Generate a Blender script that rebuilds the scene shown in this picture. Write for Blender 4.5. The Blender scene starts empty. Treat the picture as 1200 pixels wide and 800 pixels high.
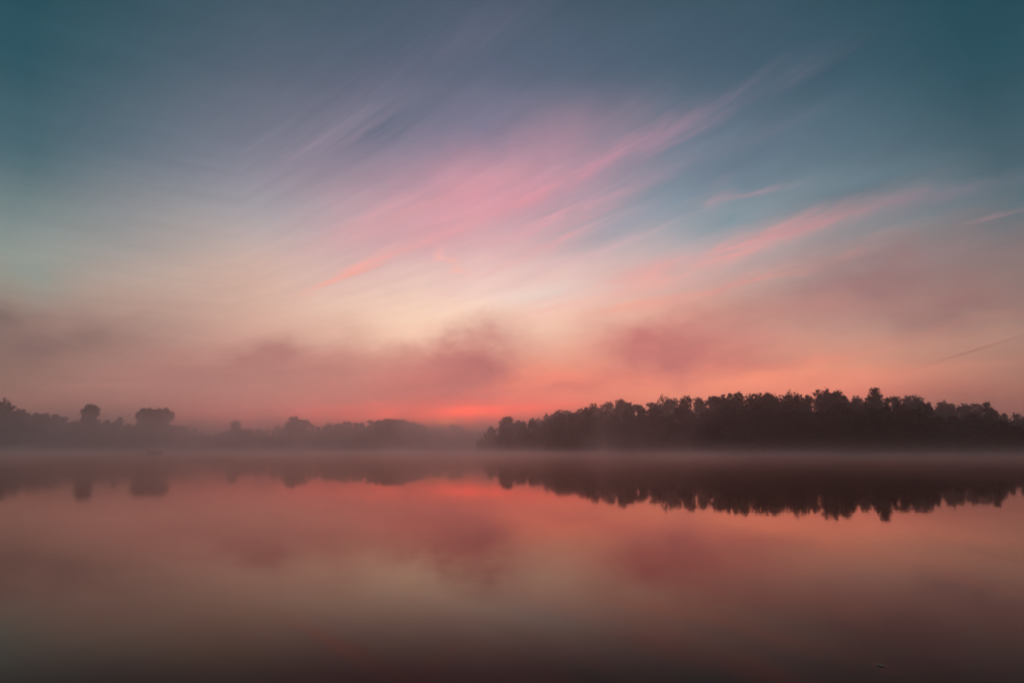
import bpy, math, random
import numpy as np

# ------------------------------------------------------------------ camera
SC = bpy.context.scene
COL = SC.collection
R = math.radians
CAM_H = 0.8
PITCH = R(9.08)
FPX = 800.0                      # focal length in pixels of the 1200 x 800 photograph (24 mm lens)
cam_data = bpy.data.cameras.new('camera')
cam_data.lens = 24.0
cam_data.sensor_width = 36.0
cam_data.clip_start = 0.1
cam_data.clip_end = 6000
cam = bpy.data.objects.new('camera', cam_data)
COL.objects.link(cam)
cam.location = (0, 0, CAM_H)
cam.rotation_euler = (math.pi / 2 + PITCH, 0, 0)
SC.camera = cam

SC.view_settings.view_transform = 'Standard'
SC.view_settings.look = 'None'
SC.view_settings.exposure = 0.0
SC.view_settings.gamma = 1.0
SC.view_settings.use_curve_mapping = False
SC.cycles.use_denoising = True
SC.cycles.max_bounces = 8
SC.cycles.volume_bounces = 2
SC.cycles.volume_max_steps = 256


def ray(px, py):
    """World direction of a pixel of the 1200 x 800 photograph."""
    x, z = (px - 600) / FPX, (400 - py) / FPX
    c, s = math.cos(PITCH), math.sin(PITCH)
    return (x, c - s * z, s + c * z)


def azel(px, py):
    d = ray(px, py)
    n = math.sqrt(sum(k * k for k in d))
    return math.degrees(math.atan2(d[0], d[1])), math.degrees(math.asin(d[2] / n))


def at_depth(px, py, Y):
    d = ray(px, py)
    t = Y / d[1]
    return d[0] * t, Y, CAM_H + d[2] * t


def lin(c):
    out = []
    for v in c:
        v = v / 255.0
        out.append(v / 12.92 if v <= 0.04045 else ((v + 0.055) / 1.055) ** 2.4)
    return out


# the air over the lake (see the haze box at the end)
HZ_TOP = 31.0
HZ_DENS = 0.0010
HZ_TINT = (1.0, 0.88, 0.87)
MIST_SKIN = 0.015
MIST_HIGH = 0.014
MIST_WOOD = 0.012
MIST_FAR = 0.0076


def behind_haze(px, py, c):
    """Linear colour the sky needs so that it reads as sRGB c through the haze at that pixel."""
    e = max(1.6, azel(px, py)[1])
    T = math.exp(-HZ_DENS * (HZ_TOP - CAM_H) / math.sin(R(e)))
    A = [float(np.interp(px, HZ_PX, [k[i] for k in HZ_COL])) for i in range(3)]
    A = lin(A)
    return [max(0.02 * k, (k - (1 - T) * a) / max(T, 0.38)) for k, a in zip(lin(c), A)]


HZ_PX = (0, 300, 520, 800, 1200)
HZ_COL = ((84, 68, 66), (110, 80, 76), (130, 84, 78), (100, 74, 70), (70, 60, 58))

# ------------------------------------------------------------------ world: the dawn sky
world = bpy.data.worlds.new('World')
SC.world = world
world.use_nodes = True
NT = world.node_tree
NT.nodes.clear()


class G:
    """Small helper that writes node graphs."""

    def __init__(self, nt):
        self.nt = nt

    def n(self, kind, **kw):
        nd = self.nt.nodes.new(kind)
        for k, v in kw.items():
            setattr(nd, k, v)
        return nd

    def put(self, sock, v):
        if hasattr(v, 'is_linked') or isinstance(v, bpy.types.NodeSocket):
            self.nt.links.new(v, sock)
        else:
            sock.default_value = v

    def math(self, op, a, b=None, c=None, clamp=False):
        nd = self.n('ShaderNodeMath', operation=op, use_clamp=clamp)
        self.put(nd.inputs[0], a)
        if b is not None:
            self.put(nd.inputs[1], b)
        if c is not None:
            self.put(nd.inputs[2], c)
        return nd.outputs[0]

    def vmath(self, op, a, b=None, c=None):
        nd = self.n('ShaderNodeVectorMath', operation=op)
        self.put(nd.inputs[0], a)
        if b is not None:
            if op == 'SCALE':
                self.put(nd.inputs['Scale'], b)
            else:
                self.put(nd.inputs[1], b)
        if c is not None:
            self.put(nd.inputs[2], c)
        return nd.outputs[0]

    def comb(self, x, y, z):
        nd = self.n('ShaderNodeCombineXYZ')
        for i, v in enumerate((x, y, z)):
            self.put(nd.inputs[i], v)
        return nd.outputs[0]

    def noise(self, vec, scale, detail=3.0, rough=0.5, dist=0.0, color=False):
        nd = self.n('ShaderNodeTexNoise')
        self.put(nd.inputs['Vector'], vec)
        nd.inputs['Scale'].default_value = scale
        nd.inputs['Detail'].default_value = detail
        nd.inputs['Roughness'].default_value = rough
        nd.inputs['Distortion'].default_value = dist
        return nd.outputs['Color' if color else 'Fac']

    def mapping(self, vec, loc=(0, 0, 0), rot=(0, 0, 0), scale=(1, 1, 1), kind='TEXTURE'):
        nd = self.n('ShaderNodeMapping', vector_type=kind)
        self.put(nd.inputs['Vector'], vec)
        nd.inputs['Location'].default_value = loc
        nd.inputs['Rotation'].default_value = rot
        nd.inputs['Scale'].default_value = scale
        return nd.outputs[0]

    def remap(self, v, a, b, c=0.0, d=1.0, smooth=True):
        nd = self.n('ShaderNodeMapRange')
        nd.interpolation_type = 'SMOOTHSTEP' if smooth else 'LINEAR'
        self.put(nd.inputs['Value'], v)
        nd.inputs['From Min'].default_value = a
        nd.inputs['From Max'].default_value = b
        nd.inputs['To Min'].default_value = c
        nd.inputs['To Max'].default_value = d
        return nd.outputs['Result']

    def mix(self, fac, a, b, blend='MIX'):
        nd = self.n('ShaderNodeMix', data_type='RGBA', blend_type=blend)
        self.put(nd.inputs['Factor'], fac)
        for s, v in ((nd.inputs[6], a), (nd.inputs[7], b)):
            self.put(s, v if not isinstance(v, (tuple, list)) else (*v[:3], 1))
        return nd.outputs[2]


W = G(NT)
tc = W.n('ShaderNodeTexCoord').outputs['Generated']
sep = W.n('ShaderNodeSeparateXYZ')
W.put(sep.inputs[0], tc)
az = W.math('MULTIPLY', W.math('ARCTAN2', sep.outputs[0], sep.outputs[1]), 57.29578)
el = W.math('MULTIPLY', W.math('ARCSINE', sep.outputs[2]), 57.29578)
el = W.math('MAXIMUM', el, 0.0)
ae = W.comb(az, el, 0.0)

# slow colour change of the clear sky: one vertical ramp for each of six bearings
# (pixel column of the photograph, [(pixel row, sRGB colour), ...])
SKYCOLS = [
    (10, [(0, (42, 79, 90)), (100, (57, 89, 100)), (200, (88, 111, 118)), (290, (134, 142, 138)), (330, (146, 136, 126)),
          (370, (134, 114, 106)), (420, (132, 106, 97)), (470, (130, 98, 90)), (505, (126, 88, 83))]),
    (135, [(0, (57, 84, 96)), (100, (76, 97, 109)), (200, (110, 120, 130)), (290, (154, 149, 147)), (330, (172, 152, 142)),
           (370, (160, 132, 123)), (420, (158, 122, 112)), (470, (152, 108, 100)), (505, (152, 96, 90))]),
    (300, [(0, (72, 89, 103)), (100, (98, 105, 120)), (200, (134, 132, 145)), (260, (170, 160, 163)), (310, (204, 174, 163)),
           (360, (210, 170, 154)), (410, (194, 142, 130)), (460, (188, 120, 112)), (500, (196, 104, 100))]),
    (560, [(0, (78, 89, 106)), (100, (104, 107, 127)), (180, (146, 130, 150)), (240, (196, 155, 166)), (300, (220, 182, 180)),
           (350, (240, 206, 192)), (390, (246, 198, 172)), (430, (236, 152, 128)), (470, (226, 112, 100)), (505, (244, 98, 84))]),
    (800, [(0, (65, 86, 101)), (100, (84, 102, 119)), (200, (120, 132, 147)), (250, (142, 152, 162)), (300, (186, 168, 168)),
           (350, (216, 166, 152)), (400, (222, 148, 130)), (440, (230, 138, 116)), (500, (232, 112, 96))]),
    (1000, [(0, (54, 80, 94)), (100, (69, 94, 109)), (200, (95, 116, 128)), (240, (120, 132, 140)), (300, (148, 138, 138)),
            (350, (172, 140, 132)), (400, (200, 146, 128)), (440, (206, 134, 114)), (500, (196, 104, 92))]),
    (1180, [(0, (38, 74, 86)), (100, (50, 82, 94)), (200, (74, 98, 108)), (250, (88, 110, 118)), (300, (108, 112, 113)),
            (350, (138, 120, 113)), (400, (160, 124, 111)), (450, (158, 108, 95)), (505, (138, 88, 80))]),
]
ELMAX = 60.0


def ramp_node(stops):
    nd = W.n('ShaderNodeValToRGB')
    cr = nd.color_ramp
    cr.interpolation = 'CARDINAL'
    stops = sorted(stops)
    cr.elements[0].position = stops[0][0]
    cr.elements[0].color = (*stops[0][1], 1)
    cr.elements[1].position = stops[-1][0]
    cr.elements[1].color = (*stops[-1][1], 1)
    for p, c in stops[1:-1]:
        e = cr.elements.new(p)
        e.color = (*c, 1)
    W.put(nd.inputs[0], W.math('DIVIDE', el_w, ELMAX))
    return nd.outputs[0]


# gentle uneven drift of the whole gradient so that no band is dead level
drift = W.noise(W.mapping(ae, scale=(26, 13, 1)), 1.0, 2.0, 0.5, color=True)
dsep = W.n('ShaderNodeSeparateXYZ')
W.put(dsep.inputs[0], W.vmath('SUBTRACT', drift, (0.5, 0.5, 0.5)))
el_w = W.math('MAXIMUM', W.math('MULTIPLY_ADD', dsep.outputs[0], 3.2, el), 0.0)
az_w = W.math('MULTIPLY_ADD', dsep.outputs[1], 5.0, az)

ZEN = lin((26, 60, 74))
cols = []
for px, rows in SKYCOLS:
    st = [(max(0.0, azel(px, py)[1]) / ELMAX, behind_haze(px, py, c)) for py, c in rows]
    st.append((0.995, ZEN))
    cols.append((azel(px, 300)[0], ramp_node(st)))
sky = cols[0][1]
for (a0, _), (a1, c1) in zip(cols, cols[1:]):
    sky = W.mix(W.remap(az_w, a0, a1, smooth=False), sky, c1)
# away from the sunrise both flanks run into the same dusky blue
back = ramp_node([(0.0, lin((96, 92, 98))), (0.15, lin((100, 98, 106))), (0.35, lin((70, 92, 104))), (0.6, lin((40, 76, 90))), (0.995, ZEN)])
sky = W.mix(W.remap(W.math('ABSOLUTE', az_w), 40.0, 110.0), sky, back)

# ---- cloud layers -------------------------------------------------------
wn = W.noise(W.mapping(ae, scale=(7, 4.6, 1)), 1.0, 6.0, 0.63, color=True)
warp_soft = W.vmath('MULTIPLY_ADD', W.vmath('SUBTRACT', wn, (0.5, 0.5, 0.5)), (7.5, 5.2, 0.0), ae)
# cirrus: noise drawn out along the streak direction
fan = W.math('MINIMUM', W.math('MAXIMUM', W.math('MULTIPLY_ADD', az, 0.022, 1.1), 0.6), 2.2)
fan_c = W.comb(az, W.math('DIVIDE', el, fan), 0.0)
cn = W.noise(W.mapping(fan_c, scale=(10, 1.25, 1)), 1.0, 7.0, 0.66, 0.35, color=True)
warp_streak = W.vmath('MULTIPLY_ADD', W.vmath('SUBTRACT', cn, (0.5, 0.5, 0.5)), (6.0, 2.2, 0.0), ae)
csep = W.n('ShaderNodeSeparateXYZ')
W.put(csep.inputs[0], cn)
fib = W.remap(csep.outputs[2], 0.34, 0.66, 0.14, 0.92)
puff = W.n('ShaderNodeSeparateXYZ')
W.put(puff.inputs[0], wn)
puff_f = W.remap(puff.outputs[2], 0.30, 0.68, 0.6, 1.05)


def patch(base, vec, mod, px, py, hx, hy, ang, colour, strength, boost=1.0):
    """A soft elliptical cloud patch: centre, half axes in pixels, tilt in degrees, colour, opacity."""
    a, e = azel(px, py)
    a1, e1 = azel(px + 10, py)
    a2, e2 = azel(px, py - 10)
    a3, e3 = azel(px + 10 * math.cos(R(ang)), py - 10 * math.sin(R(ang)))
    rot = math.atan2(e3 - e, a3 - a)
    kx, ky = math.hypot(a1 - a, e1 - e) / 10, math.hypot(a2 - a, e2 - e) / 10
    m = W.mapping(vec, loc=(a, e, 0), rot=(0, 0, rot), scale=(hx * kx * 1.7, hy * ky * 1.7, 1))
    gr = W.n('ShaderNodeTexGradient', gradient_type='QUADRATIC_SPHERE')
    W.put(gr.inputs[0], m)
    f = W.math('MULTIPLY', gr.outputs[1], strength * 1.6, clamp=True)
    if mod is not None:
        f = W.math('MULTIPLY', f, mod)
    return W.mix(f, base, [boost * k for k in behind_haze(px, py, colour)])


SOFT = [   # broad tints
    (520, 385, 190, 42, 4, (252, 214, 188), 0.45),
    (560, 232, 180, 60, 20, (216, 152, 164), 0.6),
    (650, 320, 120, 34, 8, (228, 190, 184), 0.35),
    (30, 305, 70, 34, 0, (140, 152, 144), 0.5),
    (870, 452, 170, 20, 4, (246, 146, 116), 0.55),
    (330, 492, 150, 12, 4, (210, 104, 98), 0.35),
    (610, 455, 90, 26, 6, (250, 142, 116), 0.5),
]
for px, py, hx, hy, a, c, s in SOFT:
    sky = patch(sky, warp_soft, None, px, py, hx, hy, a, c, s)

GAPS = [   # clearer blue sky between the streaks
    (450, 150, 70, 20, 30, (94, 102, 121), 0.5),
    (720, 262, 95, 18, 21, (138, 150, 165), 0.6),
    (850, 258, 60, 22, 12, (124, 146, 156), 0.6),
    (1010, 225, 110, 18, 18, (84, 112, 124), 0.5),
    (640, 345, 70, 14, 10, (226, 214, 204), 0.4),
    (880, 190, 130, 30, 20, (92, 112, 128), 0.4),
]
for px, py, hx, hy, a, c, s in GAPS:
    sky = patch(sky, warp_streak, None, px, py, hx, hy, a, c, s)

STREAKS = [
    (690, 198, 170, 15, 24, (206, 146, 163), 0.62),
    (610, 236, 120, 10, 26, (232, 152, 160), 0.55),
    (455, 298, 85, 11, 27, (236, 166, 158), 0.62),
    (540, 262, 70, 9, 26, (236, 160, 160), 0.45),
    (400, 325, 50, 6, 25, (244, 166, 150), 0.7),
    (790, 152, 110, 16, 26, (146, 130, 150), 0.5),
    (900, 100, 90, 14, 26, (104, 106, 124), 0.5),
    (640, 288, 110, 9, 20, (236, 166, 166), 0.6),
    (600, 310, 120, 7, 19, (236, 178, 176), 0.6),
    (700, 296, 110, 6, 19, (214, 176, 182), 0.55),
    (660, 250, 120, 8, 22, (214, 160, 172), 0.5),
    (470, 250, 110, 14, 22, (224, 156, 162), 0.5),
    (430, 268, 90, 10, 22, (222, 166, 166), 0.45),
    (720, 345, 120, 6, 15, (236, 184, 172), 0.5),
    (900, 312, 120, 7, 16, (196, 150, 150), 0.5),
    (980, 290, 120, 6, 15, (170, 138, 142), 0.5),
    (760, 205, 120, 9, 22, (150, 140, 158), 0.45),
    (870, 170, 110, 9, 22, (118, 118, 136), 0.4),
    (530, 308, 36, 8, -42, (246, 176, 164), 0.6),
    (650, 262, 90, 10, 22, (226, 160, 168), 0.5),
    (380, 170, 110, 30, 32, (146, 132, 148), 0.6),
    (520, 60, 160, 26, 25, (106, 104, 124), 0.5),
    (840, 300, 190, 19, 17, (220, 156, 153), 0.8),
    (960, 262, 110, 9, 15, (190, 140, 146), 0.7),
    (1080, 232, 130, 12, 12, (140, 122, 134), 0.6),
    (740, 334, 120, 14, 16, (232, 166, 156), 0.7),
    (850, 336, 120, 8, 15, (232, 150, 138), 0.8),
    (960, 308, 90, 6, 15, (206, 140, 134), 0.7),
    (720, 364, 90, 8, 12, (240, 160, 140), 0.5),
    (1165, 254, 50, 4, 13, (160, 128, 132), 0.7),
    (830, 238, 30, 14, 40, (196, 152, 160), 0.55),
    (880, 228, 60, 6, 10, (176, 146, 156), 0.5),
    (830, 432, 240, 8, 6, (232, 128, 112), 0.65),
    (1100, 384, 130, 7, 9, (206, 128, 116), 0.6),
    (1010, 440, 150, 9, 4, (222, 132, 112), 0.5),
    (960, 465, 90, 6, 3, (246, 140, 108), 0.5),
    (560, 482, 110, 5, 5, (255, 112, 92), 0.7),
    (450, 470, 60, 3.2, 6, (240, 112, 98), 0.7),
    (640, 448, 80, 4, 8, (250, 140, 116), 0.6),
    (230, 448, 130, 6, 4, (198, 140, 122), 0.5),
    (110, 378, 80, 6, 8, (150, 108, 102), 0.5),
]
for px, py, hx, hy, a, c, s in STREAKS:
    sky = patch(sky, warp_streak, fib, px, py, hx, hy, a, c, s)

MISTS = [  # low drifting fog banks, mauve against the glow
    (545, 440, 88, 52, 22, (172, 103, 104), 1.0),
    (510, 424, 90, 34, 16, (184, 114, 110), 0.7),
    (470, 456, 120, 22, 4, (184, 108, 104), 0.7),
    (580, 476, 80, 12, 0, (192, 104, 102), 0.5),
    (310, 426, 130, 44, 8, (168, 117, 111), 0.9),
    (400, 440, 100, 32, 8, (180, 120, 114), 0.7),
    (220, 440, 170, 28, 0, (162, 114, 108), 0.7),
    (785, 408, 120, 42, -4, (188, 112, 108), 1.05),
    (735, 420, 50, 30, 20, (188, 110, 108), 0.6),
    (660, 456, 90, 16, 6, (202, 112, 106), 0.55),
    (60, 398, 130, 36, 6, (120, 92, 90), 0.8),
    (10, 372, 60, 20, -8, (112, 92, 88), 0.6),
    (180, 360, 160, 36, 10, (182, 148, 136), 0.4),
    (1040, 322, 210, 44, 12, (148, 116, 117), 0.85),
    (1120, 350, 170, 34, 8, (144, 110, 107), 0.7),
    (930, 372, 140, 30, 8, (180, 128, 120), 0.6),
    (110, 478, 170, 28, 0, (142, 100, 94), 0.6),
    (1150, 470, 120, 24, 0, (152, 100, 90), 0.5),
]
for px, py, hx, hy, a, c, s in MISTS:
    sky = patch(sky, warp_soft, puff_f, px, py, hx, hy, a, c, s)
# the spot where the sun is about to rise, and a thin vapour trail
sky = patch(sky, ae, None, 530, 486, 150, 15, 2, (248, 102, 88), 0.6, 1.25)
sky = patch(sky, warp_streak, fib, 520, 490, 95, 12, 3, (255, 98, 80), 0.9, 1.5)
sky = patch(sky, ae, None, 519, 494, 26, 4.0, 2, (255, 124, 72), 0.6, 1.5)
sky = patch(sky, ae, None, 1140, 411, 85, 1.5, 17, (150, 102, 95), 0.42)
sky = patch(sky, ae, None, 1140, 407.6, 85, 1.6, 17, (180, 132, 117), 0.35)

# very fine unevenness of thin cirrus everywhere
fine = W.remap(csep.outputs[0], 0.25, 0.75, 0.955, 1.045)
sky = W.vmath('SCALE', sky, fine)

nish = W.n('ShaderNodeTexSky', sky_type='NISHITA', sun_disc=False)
nish.sun_elevation = R(0.5)
nish.sun_rotation = R(azel(520, 526)[0])
tot = W.vmath('MULTIPLY_ADD', nish.outputs[0], (0.004, 0.004, 0.004), sky)
bg = W.n('ShaderNodeBackground')
W.put(bg.inputs['Color'], tot)
bg.inputs['Strength'].default_value = 1.0
wo = W.n('ShaderNodeOutputWorld')
NT.links.new(bg.outputs[0], wo.inputs['Surface'])
try:
    world.cycles.sampling_method = 'MANUAL'
    world.cycles.sample_map_resolution = 256
except Exception:
    pass


# ------------------------------------------------------------------ helpers
def link(o, parent=None):
    COL.objects.link(o)
    if parent is not None:
        o.parent = parent
    return o


def tag(o, label=None, cat=None, group=None, kind=None):
    if label:
        o['label'] = label
    if cat:
        o['category'] = cat
    if group:
        o['group'] = group
    if kind:
        o['kind'] = kind
    return o


def mesh_np(name, verts, faces, mat, smooth=False):
    """verts (N,3) array, faces (M,k) array with k constant."""
    me = bpy.data.meshes.new(name)
    verts = np.asarray(verts, dtype=np.float32)
    faces = np.asarray(faces, dtype=np.int32)
    k = faces.shape[1]
    me.vertices.add(len(verts))
    me.vertices.foreach_set('co', verts.ravel())
    me.loops.add(faces.size)
    me.loops.foreach_set('vertex_index', faces.ravel())
    me.polygons.add(len(faces))
    me.polygons.foreach_set('loop_start', np.arange(0, faces.size, k, dtype=np.int32))
    me.polygons.foreach_set('use_smooth', np.full(len(faces), smooth, dtype=bool))
    me.update(calc_edges=True)
    if mat is not None:
        me.materials.append(mat)
    return me


def material(name):
    m = bpy.data.materials.new(name)
    m.use_nodes = True
    m.node_tree.nodes.clear()
    g = G(m.node_tree)
    out = g.n('ShaderNodeOutputMaterial')
    return m, g, out


def principled(name, ca, cb, scale, rough=0.8, coord='Object', spec=0.3, bump=0.0):
    m, g, out = material(name)
    b = g.n('ShaderNodeBsdfPrincipled')
    v = g.n('ShaderNodeTexCoord').outputs[coord]
    f = g.remap(g.noise(v, scale, 5.0, 0.6), 0.3, 0.7)
    g.put(b.inputs['Base Color'], g.mix(f, ca, cb))
    b.inputs['Roughness'].default_value = rough
    b.inputs['Specular IOR Level'].default_value = spec
    if bump:
        bp = g.n('ShaderNodeBump')
        bp.inputs['Strength'].default_value = bump
        g.put(bp.inputs['Height'], g.noise(v, scale * 3, 5.0, 0.65))
        g.put(b.inputs['Normal'], bp.outputs[0])
    m.node_tree.links.new(b.outputs[0], out.inputs['Surface'])
    return m


# ------------------------------------------------------------------ materials
def leaf_material(name, ca, cb):
    m, g, out = material(name)
    info = g.n('ShaderNodeObjectInfo').outputs['Random']
    v = g.n('ShaderNodeTexCoord').outputs['Object']
    f = g.noise(v, 0.6, 3.0, 0.6)
    f = g.math('ADD', g.remap(f, 0.3, 0.7), g.math('MULTIPLY_ADD', info, 0.5, -0.25), clamp=True)
    b = g.n('ShaderNodeBsdfPrincipled')
    g.put(b.inputs['Base Color'], g.mix(f, ca, cb))
    b.inputs['Roughness'].default_value = 0.65
    b.inputs['Specular IOR Level'].default_value = 0.25
    m.node_tree.links.new(b.outputs[0], out.inputs['Surface'])
    return m


M_LEAF = leaf_material('foliage_dark', (0.030, 0.040, 0.018), (0.060, 0.072, 0.032))
M_LEAF2 = leaf_material('foliage_light', (0.045, 0.055, 0.024), (0.085, 0.092, 0.044))
M_BARK = principled('bark', (0.055, 0.045, 0.036), (0.12, 0.10, 0.085), 3.0, 0.9, bump=0.4)
M_GROUND = principled('bank_grass_and_soil', (0.045, 0.050, 0.024), (0.085, 0.072, 0.045), 0.25, 0.95, bump=0.5)

# water: still, slightly ruffled, dark peaty depth under a mirror surface
M_WATER, g, out = material('lake_water')
gp = g.n('ShaderNodeNewGeometry').outputs['Position']
calm = g.noise(g.mapping(gp, scale=(14, 40, 1)), 1.0, 3.0, 0.5)
rip = g.noise(g.mapping(gp, scale=(1.6, 0.5, 1)), 1.0, 3.0, 0.55)
bp = g.n('ShaderNodeBump')
bp.inputs['Strength'].default_value = 0.008
bp.inputs['Distance'].default_value = 0.05
g.put(bp.inputs['Height'], rip)
body = g.n('ShaderNodeBsdfDiffuse')
silt = g.noise(g.mapping(gp, scale=(3.0, 1.2, 1)), 1.0, 5.0, 0.6)
g.put(body.inputs['Color'], g.mix(g.remap(silt, 0.3, 0.7), (0.012, 0.011, 0.010), (0.022, 0.018, 0.014)))
mirror = g.n('ShaderNodeBsdfGlossy')
mirror.inputs['Color'].default_value = (1.0, 0.83, 0.77, 1)
g.put(mirror.inputs['Roughness'], g.remap(calm, 0.3, 0.7, 0.026, 0.055))
g.put(mirror.inputs['Normal'], bp.outputs[0])
lw = g.n('ShaderNodeLayerWeight')
lw.inputs['Blend'].default_value = 0.5
fr = g.math('MULTIPLY_ADD', g.math('POWER', lw.outputs['Facing'], 7.5), 0.5, g.remap(lw.outputs['Facing'], 0.70, 1.0, 0.008, 0.48))
mx = g.n('ShaderNodeMixShader')
g.put(mx.inputs[0], fr)
g.put(mx.inputs[1], body.outputs[0])
g.put(mx.inputs[2], mirror.outputs[0])
M_WATER.node_tree.links.new(mx.outputs[0], out.inputs['Surface'])

# ------------------------------------------------------------------ shoreline, ground, water
RIGHT_SHORE = [(545, 330), (570, 300), (640, 264), (740, 230), (860, 198), (1000, 168), (1120, 150), (1220, 138), (1400, 122)]
LEFT_SHORE = [(-300, 330), (-100, 352), (0, 370), (120, 395), (260, 420), (380, 405), (470, 390), (520, 430), (600, 470), (700, 480)]


def shore(px, pts):
    xs = [p[0] for p in pts]
    ys = [p[1] for p in pts]
    return float(np.interp(px, xs, ys))


def shore_y(px):
    if px < 556:
        return shore(px, LEFT_SHORE)
    return shore(px, RIGHT_SHORE)


def axis(a, b, fine, lo, hi, coarse):
    mid = np.arange(a, b + 0.01, fine)
    left = np.arange(a - coarse, lo - 0.01, -coarse)[::-1]
    right = np.arange(b + coarse, hi + 0.01, coarse)
    return np.concatenate([left, mid, right])


gx = axis(-420, 340, 5, -1250, 1250, 80)
gy = np.concatenate([np.arange(-1250, -45, 80), np.arange(-40, 12, 2), np.arange(15, 150, 15), np.arange(152, 500, 4), np.arange(540, 1260, 80)])
rng = np.random.default_rng(7)
X, Y = np.meshgrid(gx, gy)


def wave(x, y):
    return (np.sin(x * 0.071 + 1.3) * np.cos(y * 0.063) + 0.6 * np.sin(x * 0.19 + y * 0.11) + 0.4 * np.sin(x * 0.41 - y * 0.33 + 2)) / 2.0


PXL = 600 + FPX * X / np.maximum(Y, 20.0)
lx, ly = zip(*LEFT_SHORE)
rx, ry = zip(*RIGHT_SHORE)
SY = np.where(PXL < 556, np.interp(PXL, lx, ly), np.interp(PXL, rx, ry))
inland = Y - SY + 2.0 * wave(X, Y)
inland = np.maximum(inland, (-Y + 0.2) * 2.0 + wave(X, Y))           # the near bank, behind the lens
inland = np.maximum(inland, X - 235)                                 # right-hand bank
inland = np.maximum(inland, -X - 400)                                # left-hand bank
Z = np.where(inland > 0, np.minimum(inland * 0.12, 0.7 + 0.25 * wave(X, Y)), np.maximum(inland * 0.1, -1.6))
nxg = len(gx)
V = np.stack([X.ravel(), Y.ravel(), Z.ravel()], 1)
ii, jj = np.meshgrid(np.arange(len(gy) - 1), np.arange(nxg - 1), indexing='ij')
q = (ii * nxg + jj).ravel()
F = np.stack([q, q + 1, q + nxg + 1, q + nxg], 1)
ground = link(bpy.data.objects.new('ground', mesh_np('ground', V, F, M_GROUND, True)))
tag(ground, kind='structure')


def ground_z(x, y):
    i = int(np.clip(np.searchsorted(gy, y) - 1, 0, len(gy) - 2))
    j = int(np.clip(np.searchsorted(gx, x) - 1, 0, nxg - 2))
    ty = (y - gy[i]) / (gy[i + 1] - gy[i])
    tx = (x - gx[j]) / (gx[j + 1] - gx[j])
    return float((Z[i, j] * (1 - tx) + Z[i, j + 1] * tx) * (1 - ty) + (Z[i + 1, j] * (1 - tx) + Z[i + 1, j + 1] * tx) * ty)


wv = [(-430, -6, 0), (300, -6, 0), (300, 520, 0), (-430, 520, 0)]
water = link(bpy.data.objects.new('lake_water', mesh_np('lake_water', wv, [(0, 1, 2, 3)], M_WATER)))
tag(water, kind='structure')


# ------------------------------------------------------------------ trees
def tube(path, radii, sides=6):
    path = np.asarray(path, float)
    n = len(path)
    vs, fs = [], []
    for i in range(n):
        d = path[min(i + 1, n - 1)] - path[max(i - 1, 0)]
        d = d / (np.linalg.norm(d) + 1e-9)
        a = np.cross(d, (0.31, 0.95, 0.1))
        a /= np.linalg.norm(a) + 1e-9
        c = np.cross(d, a)
        for k in range(sides):
            t = 2 * math.pi * k / sides
            vs.append(path[i] + radii[i] * (math.cos(t) * a + math.sin(t) * c))
    for i in range(n - 1):
        for k in range(sides):
            k2 = (k + 1) % sides
            fs.append((i * sides + k, i * sides + k2, (i + 1) * sides + k2, (i + 1) * sides + k))
    return np.array(vs), np.array(fs)


HEIGHT = {'round': 16.0, 'slender': 18.0, 'flat': 24.0, 'shrub': 5.0, 'spire': 17.0, 'pair': 18.0}
LEAF = {'round': 0.42, 'slender': 0.34, 'flat': 0.55, 'shrub': 0.32, 'spire': 0.36, 'pair': 0.34}


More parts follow.
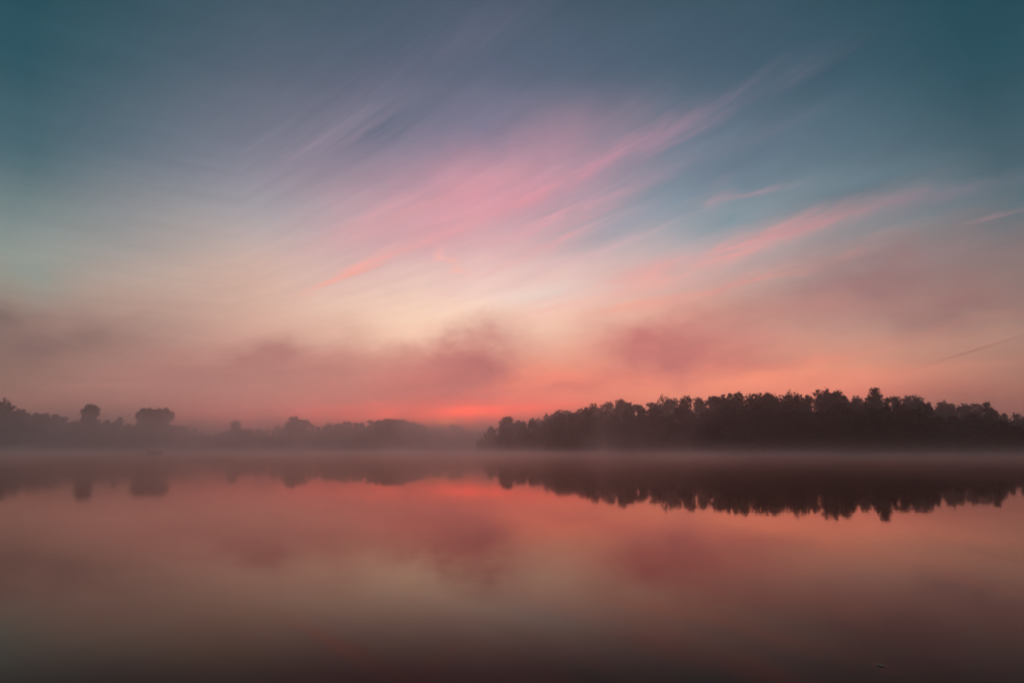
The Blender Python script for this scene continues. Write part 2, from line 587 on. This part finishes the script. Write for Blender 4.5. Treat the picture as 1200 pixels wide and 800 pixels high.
def lobes(kind, r):
    """Crown as overlapping leaf masses: (x, y, z, radius)."""
    H = HEIGHT[kind]
    out = []

    def ring(n, z, off, rad, jz=0.8):
        ph = r.uniform(0, 6.28)
        for k in range(n):
            a = ph + 6.283 * k / n + r.normal(0, 0.25)
            o = off * r.uniform(0.75, 1.2)
            out.append((o * math.cos(a), o * math.sin(a), z + r.normal(0, jz), rad * r.uniform(0.62, 1.22)))

    if kind == 'round':
        rt = r.uniform(1.5, 2.9)
        out.append((r.normal(0, 0.5), r.normal(0, 0.5), H - rt, rt))
        ring(3, H - 3.8, 1.8, 1.9, 1.1)
        ring(5, H - 7.0, 2.7, 2.4)
        ring(6, 5.8, 2.9, 2.3)
        ring(5, 3.0, 2.4, 2.1, 0.5)
        out.append((0, 0, 7.5, 3.0))
    elif kind == 'slender':
        out.append((r.normal(0, 0.3), r.normal(0, 0.3), H - 1.2, 1.15))
        for k in range(13):
            z = H - 2.4 - k * 1.2
            o = r.uniform(0.3, 1.3) * (0.6 + 0.5 * k / 12)
            a = r.uniform(0, 6.28)
            out.append((o * math.cos(a), o * math.sin(a), max(1.6, z), r.uniform(1.1, 1.75)))
    elif kind == 'spire':
        out.append((r.normal(0, 0.2), r.normal(0, 0.2), H - 0.9, 0.85))
        for k in range(13):
            z = H - 2.0 - k * 1.15
            w = min(1.0, 0.35 + k * 0.09)
            a = r.uniform(0, 6.28)
            o = r.uniform(0.3, 1.5) * w
            out.append((o * math.cos(a), o * math.sin(a), max(1.5, z), w * r.uniform(1.4, 2.0)))
    elif kind == 'pair':
        for sx, top in ((-1.5, H), (1.5, H - 0.9)):
            for k in range(9):
                z = top - 1.1 - k * 1.5
                out.append((sx * (1 - 0.03 * k) + r.normal(0, 0.5), r.normal(0, 0.6), max(1.5, z), r.uniform(1.0, 1.5) * (0.8 if k == 0 else 1)))
    elif kind == 'flat':
        ring(7, H - 3.2, 5.4, 2.2, 0.7)
        ring(5, H - 2.5, 2.6, 2.2, 0.5)
        ring(6, H - 5.8, 5.0, 2.7, 0.7)
        ring(6, H - 9.5, 3.9, 2.7)
        ring(6, H - 13.0, 4.6, 2.8)
        ring(7, 6.5, 5.2, 3.0)
        ring(6, 3.2, 5.0, 2.8, 0.4)
        out.append((0, 0, 10, 3.4))
        out.append((0, 0, 5, 3.4))
    elif kind == 'shrub':
        out.append((r.normal(0, 0.3), r.normal(0, 0.3), 3.6, 1.4))
        ring(4, 2.8, 1.3, 1.3, 0.4)
        ring(6, 1.3, 2.1, 1.25, 0.25)
    return out


def build_tree(kind, seed):
    r = np.random.default_rng(seed)
    H, LS = HEIGHT[kind], LEAF[kind]
    LB = lobes(kind, r)
    P, S, cen = [], [], []
    for (x, y, z, q) in LB:
        c0 = np.array([x, y, z])
        cen.append(c0)
        ncl = int(12 + 8 * q * q)
        for _ in range(ncl):                        # leaf clumps knobbly over each lobe
            d = r.normal(0, 1, 3)
            d /= np.linalg.norm(d)
            c = c0 + d * q * r.uniform(0.35, 1.14) * np.array([1, 1, 0.95])
            n = int(r.uniform(18, 40))
            cs = r.uniform(0.28, 0.72) * (H / 16) ** 0.5
            p = r.normal(0, 1, (n, 3))
            p /= np.linalg.norm(p, axis=1, keepdims=True) + 1e-6
            p *= (r.uniform(0, 1, (n, 1)) ** 0.5) * cs * np.array([1.1, 1.1, 0.85])
            P.append(c + p)
            S.append(LS * r.uniform(0.55, 1.2, n))
        for _ in range(9):                          # loose twigs that roughen the outline
            d = r.normal(0, 1, 3) + np.array([0, 0, 0.5])
            d /= np.linalg.norm(d)
            n = 12
            t = r.uniform(0.8, r.uniform(1.15, 1.6), (n, 1))
            P.append(c0 + d * q * t + r.normal(0, 0.09, (n, 3)))
            S.append(np.full(n, LS * 0.65))
    cen = np.array(cen)
    P = np.concatenate(P)
    S = np.concatenate(S)[:, None]
    P[:, 2] = np.maximum(P[:, 2], 0.12)
    n = len(P)
    u = r.normal(0, 1, (n, 3))
    u /= np.linalg.norm(u, axis=1, keepdims=True)
    w = np.cross(u, r.normal(0, 1, (n, 3)))
    w /= np.linalg.norm(w, axis=1, keepdims=True) + 1e-9
    V = np.stack([P - u * S * 0.5, P + w * S * 0.30 + u * S * 0.05, P + u * S * 0.55, P - w * S * 0.32], 1).reshape(-1, 3)
    F = np.arange(n * 4).reshape(-1, 4)
    crown = mesh_np('crown_' + kind, V, F, M_LEAF2 if kind in ('slender', 'spire', 'pair') else M_LEAF)
    # trunk and limbs
    vs, fs, off = [], [], 0
    stems = 1 if kind != 'shrub' else 4
    for sidx in range(stems):
        top = H * (0.86 if kind != 'shrub' else 0.7)
        pts, rad = [], []
        bend = r.normal(0, 0.02 * H, 2)
        spread = r.normal(0, 0.12 * H, 2) * (kind == 'shrub')
        for i in range(8):
            t = i / 7
            pts.append((bend[0] * math.sin(3 * t) + spread[0] * t, bend[1] * math.sin(2.4 * t + 1) - bend[1] * math.sin(1) + spread[1] * t, -0.6 + (top + 0.6) * t))
            rad.append(H * 0.016 * (1 - 0.86 * t) * (1.35 if i == 0 else 1) * (0.6 if kind == 'shrub' else 1))
        a, f = tube(pts, rad, 7)
        vs.append(a); fs.append(f + off); off += len(a)
        pts = np.array(pts)
        for _ in range(16 if stems == 1 else 4):
            c = cen[r.integers(0, len(cen))]
            zt = max(0.12 * H, c[2] - np.hypot(c[0], c[1]) * r.uniform(0.5, 0.9))
            t = np.clip((zt + 0.6) / (top + 0.6), 0.1, 0.97)
            i0 = int(t * 7)
            fr = t * 7 - i0
            p0 = pts[i0] * (1 - fr) + pts[min(i0 + 1, 7)] * fr
            mid = (p0 + c) / 2 + np.array([0, 0, -0.04 * H]) + r.normal(0, 0.015 * H, 3)
            lr = H * 0.016 * (1 - 0.86 * t) * 0.6
            a, f = tube([p0, mid, c], [lr, lr * 0.6, lr * 0.2], 5)
            vs.append(a); fs.append(f + off); off += len(a)
    trunk = mesh_np('trunk_' + kind, np.concatenate(vs), np.concatenate(fs), M_BARK, True)
    return trunk, crown, H


PROTO = {}
for kind, count in (('round', 6), ('slender', 5), ('spire', 3), ('flat', 2), ('shrub', 3), ('pair', 2)):
    PROTO[kind] = [build_tree(kind, 100 * len(kind) + i) for i in range(count)]

rnd = random.Random(11)
TREES = []


def tree(kind, px, top_py, depth, label, group, wide=1.0, name='tree', variant=None):
    """Stands a tree on the bank at that depth so that its top reaches the given row of the photograph."""
    x, y, ztop = at_depth(px, top_py, depth)
    zb = ground_z(x, y)
    tr, cr, H = PROTO[kind][rnd.randrange(len(PROTO[kind])) if variant is None else variant]
    s = max(0.25, (ztop - zb) / H)
    e = bpy.data.objects.new(name, None)
    e.empty_display_size = 0.5
    link(e)
    e.location = (x, y, zb - 0.05)
    e.rotation_euler = (0, 0, rnd.uniform(0, 6.28))
    k = s * wide * rnd.uniform(0.9, 1.12)
    e.scale = (k, k, s)
    tag(e, label, 'shrub' if kind == 'shrub' else 'tree', group)
    link(bpy.data.objects.new('trunk', tr), e)
    link(bpy.data.objects.new('crown', cr), e)
    TREES.append(e)
    return e


RIGHT_LINE = [(565, 503), (575, 500), (585, 492), (596, 487), (606, 488), (616, 492), (632, 486), (645, 482), (660, 480), (680, 478), (695, 474),
              (713, 470), (730, 469), (745, 470), (765, 468), (777, 465), (795, 465), (801, 462), (820, 465), (840, 462), (855, 462),
              (875, 458), (895, 460), (910, 461), (919, 457), (932, 459), (945, 465), (955, 467), (967, 455), (981, 457), (995, 463),
              (1015, 463), (1026, 455), (1036, 461), (1047, 461), (1060, 462), (1075, 465), (1095, 466), (1105, 468), (1113, 474),
              (1126, 473), (1140, 475), (1155, 470), (1166, 481), (1180, 484), (1190, 484), (1210, 482), (1250, 478), (1330, 470)]
LEFT_LINE = [(-120, 462), (-60, 466), (0, 469), (10, 472), (20, 479), (32, 480), (45, 485), (53, 483), (60, 488), (70, 483), (82, 493), (105, 487), (128, 493),
             (140, 489), (150, 497), (180, 490), (208, 498), (220, 497), (230, 500), (242, 506), (255, 506), (275, 500), (290, 502), (312, 500),
             (325, 503), (335, 494), (345, 488), (354, 490), (364, 496), (375, 499), (391, 495), (405, 493), (425, 493), (445, 489),
             (466, 490), (476, 490), (490, 492), (500, 499), (506, 501), (514, 497), (519, 503), (525, 494), (536, 496), (546, 503), (560, 503), (580, 504)]


def line(px, pts):
    return float(np.interp(px, [p[0] for p in pts], [p[1] for p in pts]))


def where_r(px):
    for lim, txt in ((640, 'near the tip of the wooded point'), (790, 'where the wooded point starts to rise'), (930, 'on the long shoulder of the wooded point'),
                     (1005, 'beside the close feathery pair on the wooded point'), (1075, 'beside the highest pointed tree of the wooded point')):
        if px < lim:
            return txt
    return 'at the low darkest end of the wooded point'


def where_l(px):
    for lim, txt in ((40, 'at the dim high end of the far shore'), (90, 'on the far shore short of the flat-topped trees'), (125, 'round the lone flat-topped tree'),
                     (152, 'between the lone and the merged flat-topped trees'), (208, 'round the two merged flat-topped crowns'), (262, 'on the low dip of the far shore'),
                     (305, 'round the small lone crown'), (372, 'round the domed tree'), (425, 'between the domed tree and the darker clump'), (495, 'behind the darker clump')):
        if px < lim:
            return txt
    return 'under the sunrise glow on the far shore'


GR = 'trees of the dark wooded point'
GL = 'trees along the hazy far shore'
# -- the wooded point: waterside shrubs, a front row, and a taller row behind
px = 572.0
while px < 1300:
    d = shore_y(px) + rnd.uniform(1.5, 4)
    hgt = rnd.uniform(16, 26)
    tree('shrub', px, 529.5 - hgt * (220 / d), d, 'low dark waterline shrub ' + where_r(px), GR + ': waterside shrubs', rnd.uniform(1.0, 1.4), 'waterside_shrub')
    px += rnd.uniform(14, 19)
px = 577.0
while px < 1310:
    d = shore_y(px) + rnd.uniform(6, 14)
    top = line(px, RIGHT_LINE)
    full = 529 - top
    top = 529 - full * (rnd.uniform(0.66, 0.86) if px > 720 else rnd.uniform(0.8, 0.97))
    tree('round', px, top, d, 'dark broad-crowned front-row tree ' + where_r(px), GR + ': front row', rnd.uniform(0.85, 1.1), 'broadleaf_tree')
    px += rnd.uniform(13, 18)
# skyline row
SPECIAL_R = [
    (967, 455, 'slender', 'tall feathery tree of the wooded point, left one of a close pair', 0.9),
    (982, 457, 'slender', 'tall feathery tree of the wooded point, right one of a close pair', 0.95),
    (1026, 454, 'spire', 'single pointed tree standing highest on the wooded point', 1.2),
    (597, 487, 'round', 'round-headed tree at the tip of the wooded point', 1.2),
    (576, 500, 'shrub', 'small leaning bush at the very tip of the wooded point', 1.0),
    (1156, 470, 'slender', 'thin sparse tree above the low dark end of the wooded point', 1.2),
]
for sx, sy, kd, lb, wd in SPECIAL_R:
    tree(kd, sx, sy, shore_y(sx) + (10 if sx < 620 else 24), lb, None, wd, 'sapling_bush' if kd == 'shrub' else 'skyline_tree')
px = 612.0
while px < 1320:
    d = shore_y(px) + rnd.uniform(20, 46)
    top = line(px, RIGHT_LINE) + rnd.choice([-1.0, 0.0, 0.5, 1.5, 3.0, 5.0])
    kd = rnd.choice(['slender', 'round', 'spire', 'round', 'pair', 'slender']) if px > 700 else rnd.choice(['round', 'round', 'pair'])
    lb = {'slender': 'slender feathery rear-row tree ' + where_r(px),
          'spire': 'narrow pointed rear-row tree ' + where_r(px),
          'pair': 'twin-topped rear-row tree ' + where_r(px),
          'round': 'full-crowned rear-row tree ' + where_r(px)}[kd]
    tree(kd, px, top, d, lb, GR + ': rear row', rnd.uniform(1.0, 1.4) if kd != 'round' else rnd.uniform(0.75, 0.95), {'slender': 'feathery_tree', 'spire': 'pointed_tree', 'round': 'broadleaf_tree', 'pair': 'twin_topped_tree'}[kd])
    px += rnd.uniform(5.5, 13)

# -- the far shore
SPECIAL_L = [
    (106, 474.5, 'flat', 'tall flat-topped tree standing alone on the far shore', 0.62, 0),
    (172, 477.5, 'flat', 'taller of two merged flat-topped crowns on the far shore behind the boat', 0.78, 1),
    (190, 479.0, 'flat', 'lower of two merged flat-topped crowns on the far shore behind the boat', 0.78, 0),
    (276, 492, 'round', 'small lone crown standing above the low far shore trees', 0.75, 1),
    (345, 487, 'round', 'domed tree rising above its neighbours on the far shore', 1.25, 2),
    (3, 468, 'round', 'big dim tree at the dark end of the far shore', 1.1, 0),
    (140, 488, 'slender', 'thin gappy tree just beyond the lone flat-topped far shore tree', 1.3, 2),
]
for sx, sy, kd, lb, wd, vr in SPECIAL_L:
    tree(kd, sx, sy, shore_y(sx) + 18, lb, None, wd, 'skyline_tree', vr)
px = -90.0
while px < 575:
    d = shore(px, LEFT_SHORE) + rnd.uniform(4, 26)
    top = line(px, LEFT_LINE) + rnd.uniform(0.0, 2.5)
    kd = rnd.choice(['round', 'round', 'round', 'slender', 'pair', 'spire'])
    lb = {'round': 'hazy round-crowned tree ', 'slender': 'hazy slim tree ', 'pair': 'hazy twin-topped tree ', 'spire': 'hazy pointed tree '}[kd] + where_l(px)
    tree(kd, px, top, d, lb, GL, rnd.uniform(0.85, 1.25) if kd == 'round' else rnd.uniform(1.5, 1.9), 'far_shore_tree')
    px += rnd.uniform(6, 11)
px = -80.0
while px < 570:
    d = shore(px, LEFT_SHORE) + rnd.uniform(1.5, 5)
    tree('shrub', px, 529 - rnd.uniform(12, 20), d, 'low hazy waterline shrub ' + where_l(px), GL + ': shrubs', rnd.uniform(1.2, 1.7), 'far_shore_shrub')
    px += rnd.uniform(11, 15)
# a nearer clump in front of the far shore
for sx, sy, wd in ((432, 500, 0.9), (446, 498, 1.0), (461, 496, 1.0), (476, 495, 1.0), (487, 499, 0.9)):
    tree('round', sx, sy, 392 - 20 + 0 * sx + 24, 'darker round tree in the nearer clump before the far shore', 'nearer clump before the far shore', wd * 1.05, 'clump_tree')



# ------------------------------------------------------------------ boat
def loft(sections, closed_ends=True):
    n = len(sections[0])
    vs = [p for s in sections for p in s]
    fs = []
    for i in range(len(sections) - 1):
        for k in range(n - 1):
            fs.append((i * n + k, i * n + k + 1, (i + 1) * n + k + 1, (i + 1) * n + k))
    return vs, fs


M_HULL = principled('boat_paint', (0.035, 0.04, 0.04), (0.07, 0.06, 0.05), 4.0, 0.6)
M_MOTOR = principled('outboard_casing', (0.02, 0.02, 0.022), (0.035, 0.035, 0.04), 6.0, 0.4)
M_COVER = principled('boat_canvas', (0.05, 0.055, 0.045), (0.09, 0.085, 0.07), 5.0, 0.85)
bx, by, _ = at_depth(182, 530.2, 190)
boat = bpy.data.objects.new('motor_boat', None)
link(boat)
boat.location = (bx, by, 0.0)
boat.rotation_euler = (0, 0, R(8))
boat.scale = (0.95, 0.95, 0.95)
tag(boat, 'small dark open boat with an outboard motor lying in the mist', 'boat')
L = 3.9
secs, inner = [], []
for i in range(13):
    t = i / 12
    x = (t - 0.5) * L
    wdt = 0.78 * (1 - max(0, (t - 0.45) / 0.55) ** 2.2) * (0.82 + 0.18 * min(1, t / 0.3)) + 0.015
    sheer = 0.42 + 0.34 * max(0, t - 0.35) ** 1.6 * 1.9
    keel = -0.16 + 0.5 * max(0, t - 0.72) ** 1.6 * 4
    secs.append([(x, -wdt, sheer), (x, -wdt * 0.94, (sheer + keel) / 2), (x, -wdt * 0.55, keel + 0.04), (x, 0, keel), (x, wdt * 0.55, keel + 0.04), (x, wdt * 0.94, (sheer + keel) / 2), (x, wdt, sheer)])
vs, fs = loft(secs)
n = len(secs[0])
fs.append(tuple(range(n - 1, -1, -1)))
me = bpy.data.meshes.new('hull')
me.from_pydata(vs, [], fs)
me.materials.append(M_HULL)
hull = link(bpy.data.objects.new('hull', me), boat)
sol = hull.modifiers.new('skin', 'SOLIDIFY')
sol.thickness = 0.035


def box_mesh(name, mat, boxes, bevel=0.0):
    import bmesh
    bm = bmesh.new()
    for cx, cy, cz, sx, sy, sz in boxes:
        r_ = bmesh.ops.create_cube(bm, size=1)
        for v in r_['verts']:
            v.co = (cx + v.co.x * sx, cy + v.co.y * sy, cz + v.co.z * sz)
    if bevel:
        bmesh.ops.bevel(bm, geom=bm.edges[:], offset=bevel, segments=2, affect='EDGES')
    me = bpy.data.meshes.new(name)
    bm.to_mesh(me)
    bm.free()
    me.materials.append(mat)
    return me


for tx in (-1.1, 0.1, 1.0):
    w_ = 1.36 if tx < 0.6 else 1.1
    link(bpy.data.objects.new('thwart', box_mesh('thwart', M_HULL, [(tx, 0, 0.3, 0.24, w_, 0.035)], 0.008)), boat)
motor = link(bpy.data.objects.new('outboard_motor', box_mesh('outboard_motor', M_MOTOR, [(-2.11, 0, 0.82, 0.36, 0.30, 0.42), (-2.11, 0, 0.38, 0.14, 0.12, 0.56), (-1.99, 0, 0.42, 0.16, 0.26, 0.16)], 0.03)), boat)
a_, f_ = tube([(-1.95, 0, 0.8), (-1.65, 0.02, 0.86), (-1.4, 0.03, 0.84)], [0.025, 0.022, 0.028], 8)
link(bpy.data.objects.new('tiller_handle', mesh_np('tiller_handle', a_, f_, M_MOTOR, True)), motor)
# heap of gear under a tarpaulin amidships
hv, hf = [], []
NU, NV = 14, 9
for i in range(NV):
    t = i / (NV - 1)
    for k in range(NU):
        a = 2 * math.pi * k / NU
        rr = math.cos(t * math.pi / 2) ** 0.7
        jit = 1 + 0.10 * math.sin(3 * a + 5 * t) + 0.06 * math.sin(7 * a)
        hv.append((-0.55 + 0.85 * rr * jit * math.cos(a), 0.5 * rr * jit * math.sin(a), 0.33 + 0.52 * math.sin(t * math.pi / 2) * (1 + 0.06 * math.sin(2 * a))))
for i in range(NV - 1):
    for k in range(NU):
        k2 = (k + 1) % NU
        hf.append((i * NU + k, i * NU + k2, (i + 1) * NU + k2, (i + 1) * NU + k))
link(bpy.data.objects.new('tarpaulin', mesh_np('tarpaulin', hv, hf, M_COVER, True)), boat)

# ------------------------------------------------------------------ leaves floating near the bank
M_LF_PALE = principled('fallen_leaf', (0.55, 0.48, 0.34), (0.70, 0.62, 0.46), 40.0, 0.6)


def floating_leaf(px, py, length, width, rz, mat, label, group=None, curl=0.01):
    d = ray(px, py)
    t = -CAM_H / d[2]
    x, y = d[0] * t, d[1] * t
    vs, fs = [], []
    N = 9
    for i in range(N):
        u = i / (N - 1)
        w = width * 0.5 * math.sin(math.pi * min(1, u * 0.96 + 0.02)) ** 0.8 * (1 + 0.18 * math.sin(u * 19))
        xx = (u - 0.5) * length
        z = curl * (2 * u - 1) ** 2
        vs += [(xx, -w, z + curl * 0.8), (xx, 0, z), (xx, w, z + curl * 0.8)]
    for i in range(N - 1):
        fs += [(i * 3, i * 3 + 1, i * 3 + 4, i * 3 + 3), (i * 3 + 1, i * 3 + 2, i * 3 + 5, i * 3 + 4)]
    e = bpy.data.objects.new('floating_leaf', None)
    link(e)
    e.location = (x, y, 0.0016)
    e.rotation_euler = (0, 0, R(rz))
    tag(e, label, 'leaf', group)
    bl = link(bpy.data.objects.new('leaf_blade', mesh_np('leaf_blade', vs, fs, mat, True)), e)
    so = bl.modifiers.new('thick', 'SOLIDIFY')
    so.thickness = 0.0004
    a, f = tube([(-length * 0.5, 0, curl), (-length * 0.62, 0.004, curl * 0.6), (-length * 0.72, 0.012, 0.002)], [0.0016, 0.0013, 0.001], 5)
    link(bpy.data.objects.new('leaf_stalk', mesh_np('leaf_stalk', a, f, mat, True)), e)


floating_leaf(1033, 780, 0.026, 0.014, -40, M_LF_PALE, 'small pale leaf floating alone on the dark near water', None, 0.0004)

# ------------------------------------------------------------------ haze
def volume_box(name, lo, hi):
    x0, y0, z0 = lo
    x1, y1, z1 = hi
    v = [(x0, y0, z0), (x1, y0, z0), (x1, y1, z0), (x0, y1, z0), (x0, y0, z1), (x1, y0, z1), (x1, y1, z1), (x0, y1, z1)]
    f = [(0, 3, 2, 1), (4, 5, 6, 7), (0, 1, 5, 4), (1, 2, 6, 5), (2, 3, 7, 6), (3, 0, 4, 7)]
    return link(bpy.data.objects.new(name, mesh_np(name, v, f, None)))


haze = volume_box('haze', (-1300, -1300, -2.8), (1300, 1300, HZ_TOP))
tag(haze, 'thin pale morning haze over lake and trees', 'haze', kind='stuff')
M_HAZE, g, out = material('haze_air')
pv = g.n('ShaderNodeVolumePrincipled')
pv.inputs['Color'].default_value = (*HZ_TINT, 1)
pv.inputs['Density'].default_value = HZ_DENS
pv.inputs['Anisotropy'].default_value = 0.84
M_HAZE.node_tree.links.new(pv.outputs[0], out.inputs['Volume'])
haze.data.materials.append(M_HAZE)


# ------------------------------------------------------------------ mist: the low uneven layer that smokes off the lake
mist = volume_box('mist', (-398, 9, 0.02), (232, 500, 26.0))
tag(mist, 'low uneven mist smoking off the lake before the trees', 'mist', kind='stuff')
M_MIST, g, out = material('lake_mist')
gp = g.n('ShaderNodeNewGeometry').outputs['Position']
sp = g.n('ShaderNodeSeparateXYZ')
g.put(sp.inputs[0], gp)
px_, py_, pz_ = sp.outputs
skin = g.math('EXPONENT', g.math('MULTIPLY', pz_, -1 / 0.6))
mn = g.n('ShaderNodeSeparateXYZ')
g.put(mn.inputs[0], g.noise(g.mapping(gp, scale=(13, 38, 18)), 1.0, 3.0, 0.55, 0.5, color=True))
wisp = g.remap(mn.outputs[0], 0.49, 0.68)
skin = g.math('MULTIPLY', skin, g.remap(mn.outputs[2], 0.32, 0.68, 0.3, 1.7))
high = g.math('MULTIPLY', g.math('EXPONENT', g.math('MULTIPLY', pz_, -1 / 5.0)), wisp)
high = g.math('MULTIPLY', high, g.remap(py_, 80.0, 160.0, 0.3, 1.0))
dens = g.math('MULTIPLY_ADD', high, MIST_HIGH, g.math('MULTIPLY', skin, MIST_SKIN))
dens = g.math('MULTIPLY', dens, g.remap(py_, 9.0, 70.0))
# drifting fog caught among the trees of the wooded point, behind their front row
inl = g.math('ADD', g.math('MULTIPLY_ADD', px_, 0.808, 8.9), g.math('MULTIPLY_ADD', py_, 0.589, -176.7))
wood = g.math('MULTIPLY', g.remap(inl, 4.0, 22.0), g.remap(inl, 70.0, 45.0))
fogn = g.remap(mn.outputs[1], 0.36, 0.66, 0.2, 1.0)
wood = g.math('MULTIPLY', g.math('MULTIPLY', wood, fogn), g.remap(pz_, 21.0, 10.0))
dens = g.math('MULTIPLY_ADD', wood, MIST_WOOD, dens)
# the fog bank that fills the far half of the lake
bank = g.math('MULTIPLY', g.remap(py_, 190.0, 300.0), g.remap(mn.outputs[2], 0.3, 0.7, 0.25, 1.7))
bank = g.math('MULTIPLY', bank, g.remap(pz_, 26.0, 8.0))
dens = g.math('MULTIPLY_ADD', bank, MIST_FAR, dens)
pv = g.n('ShaderNodeVolumePrincipled')
pv.inputs['Color'].default_value = (*HZ_TINT, 1)
pv.inputs['Anisotropy'].default_value = 0.82
g.put(pv.inputs['Density'], dens)
M_MIST.node_tree.links.new(pv.outputs[0], out.inputs['Volume'])
M_MIST.cycles.volume_step_rate = 0.3
mist.data.materials.append(M_MIST)
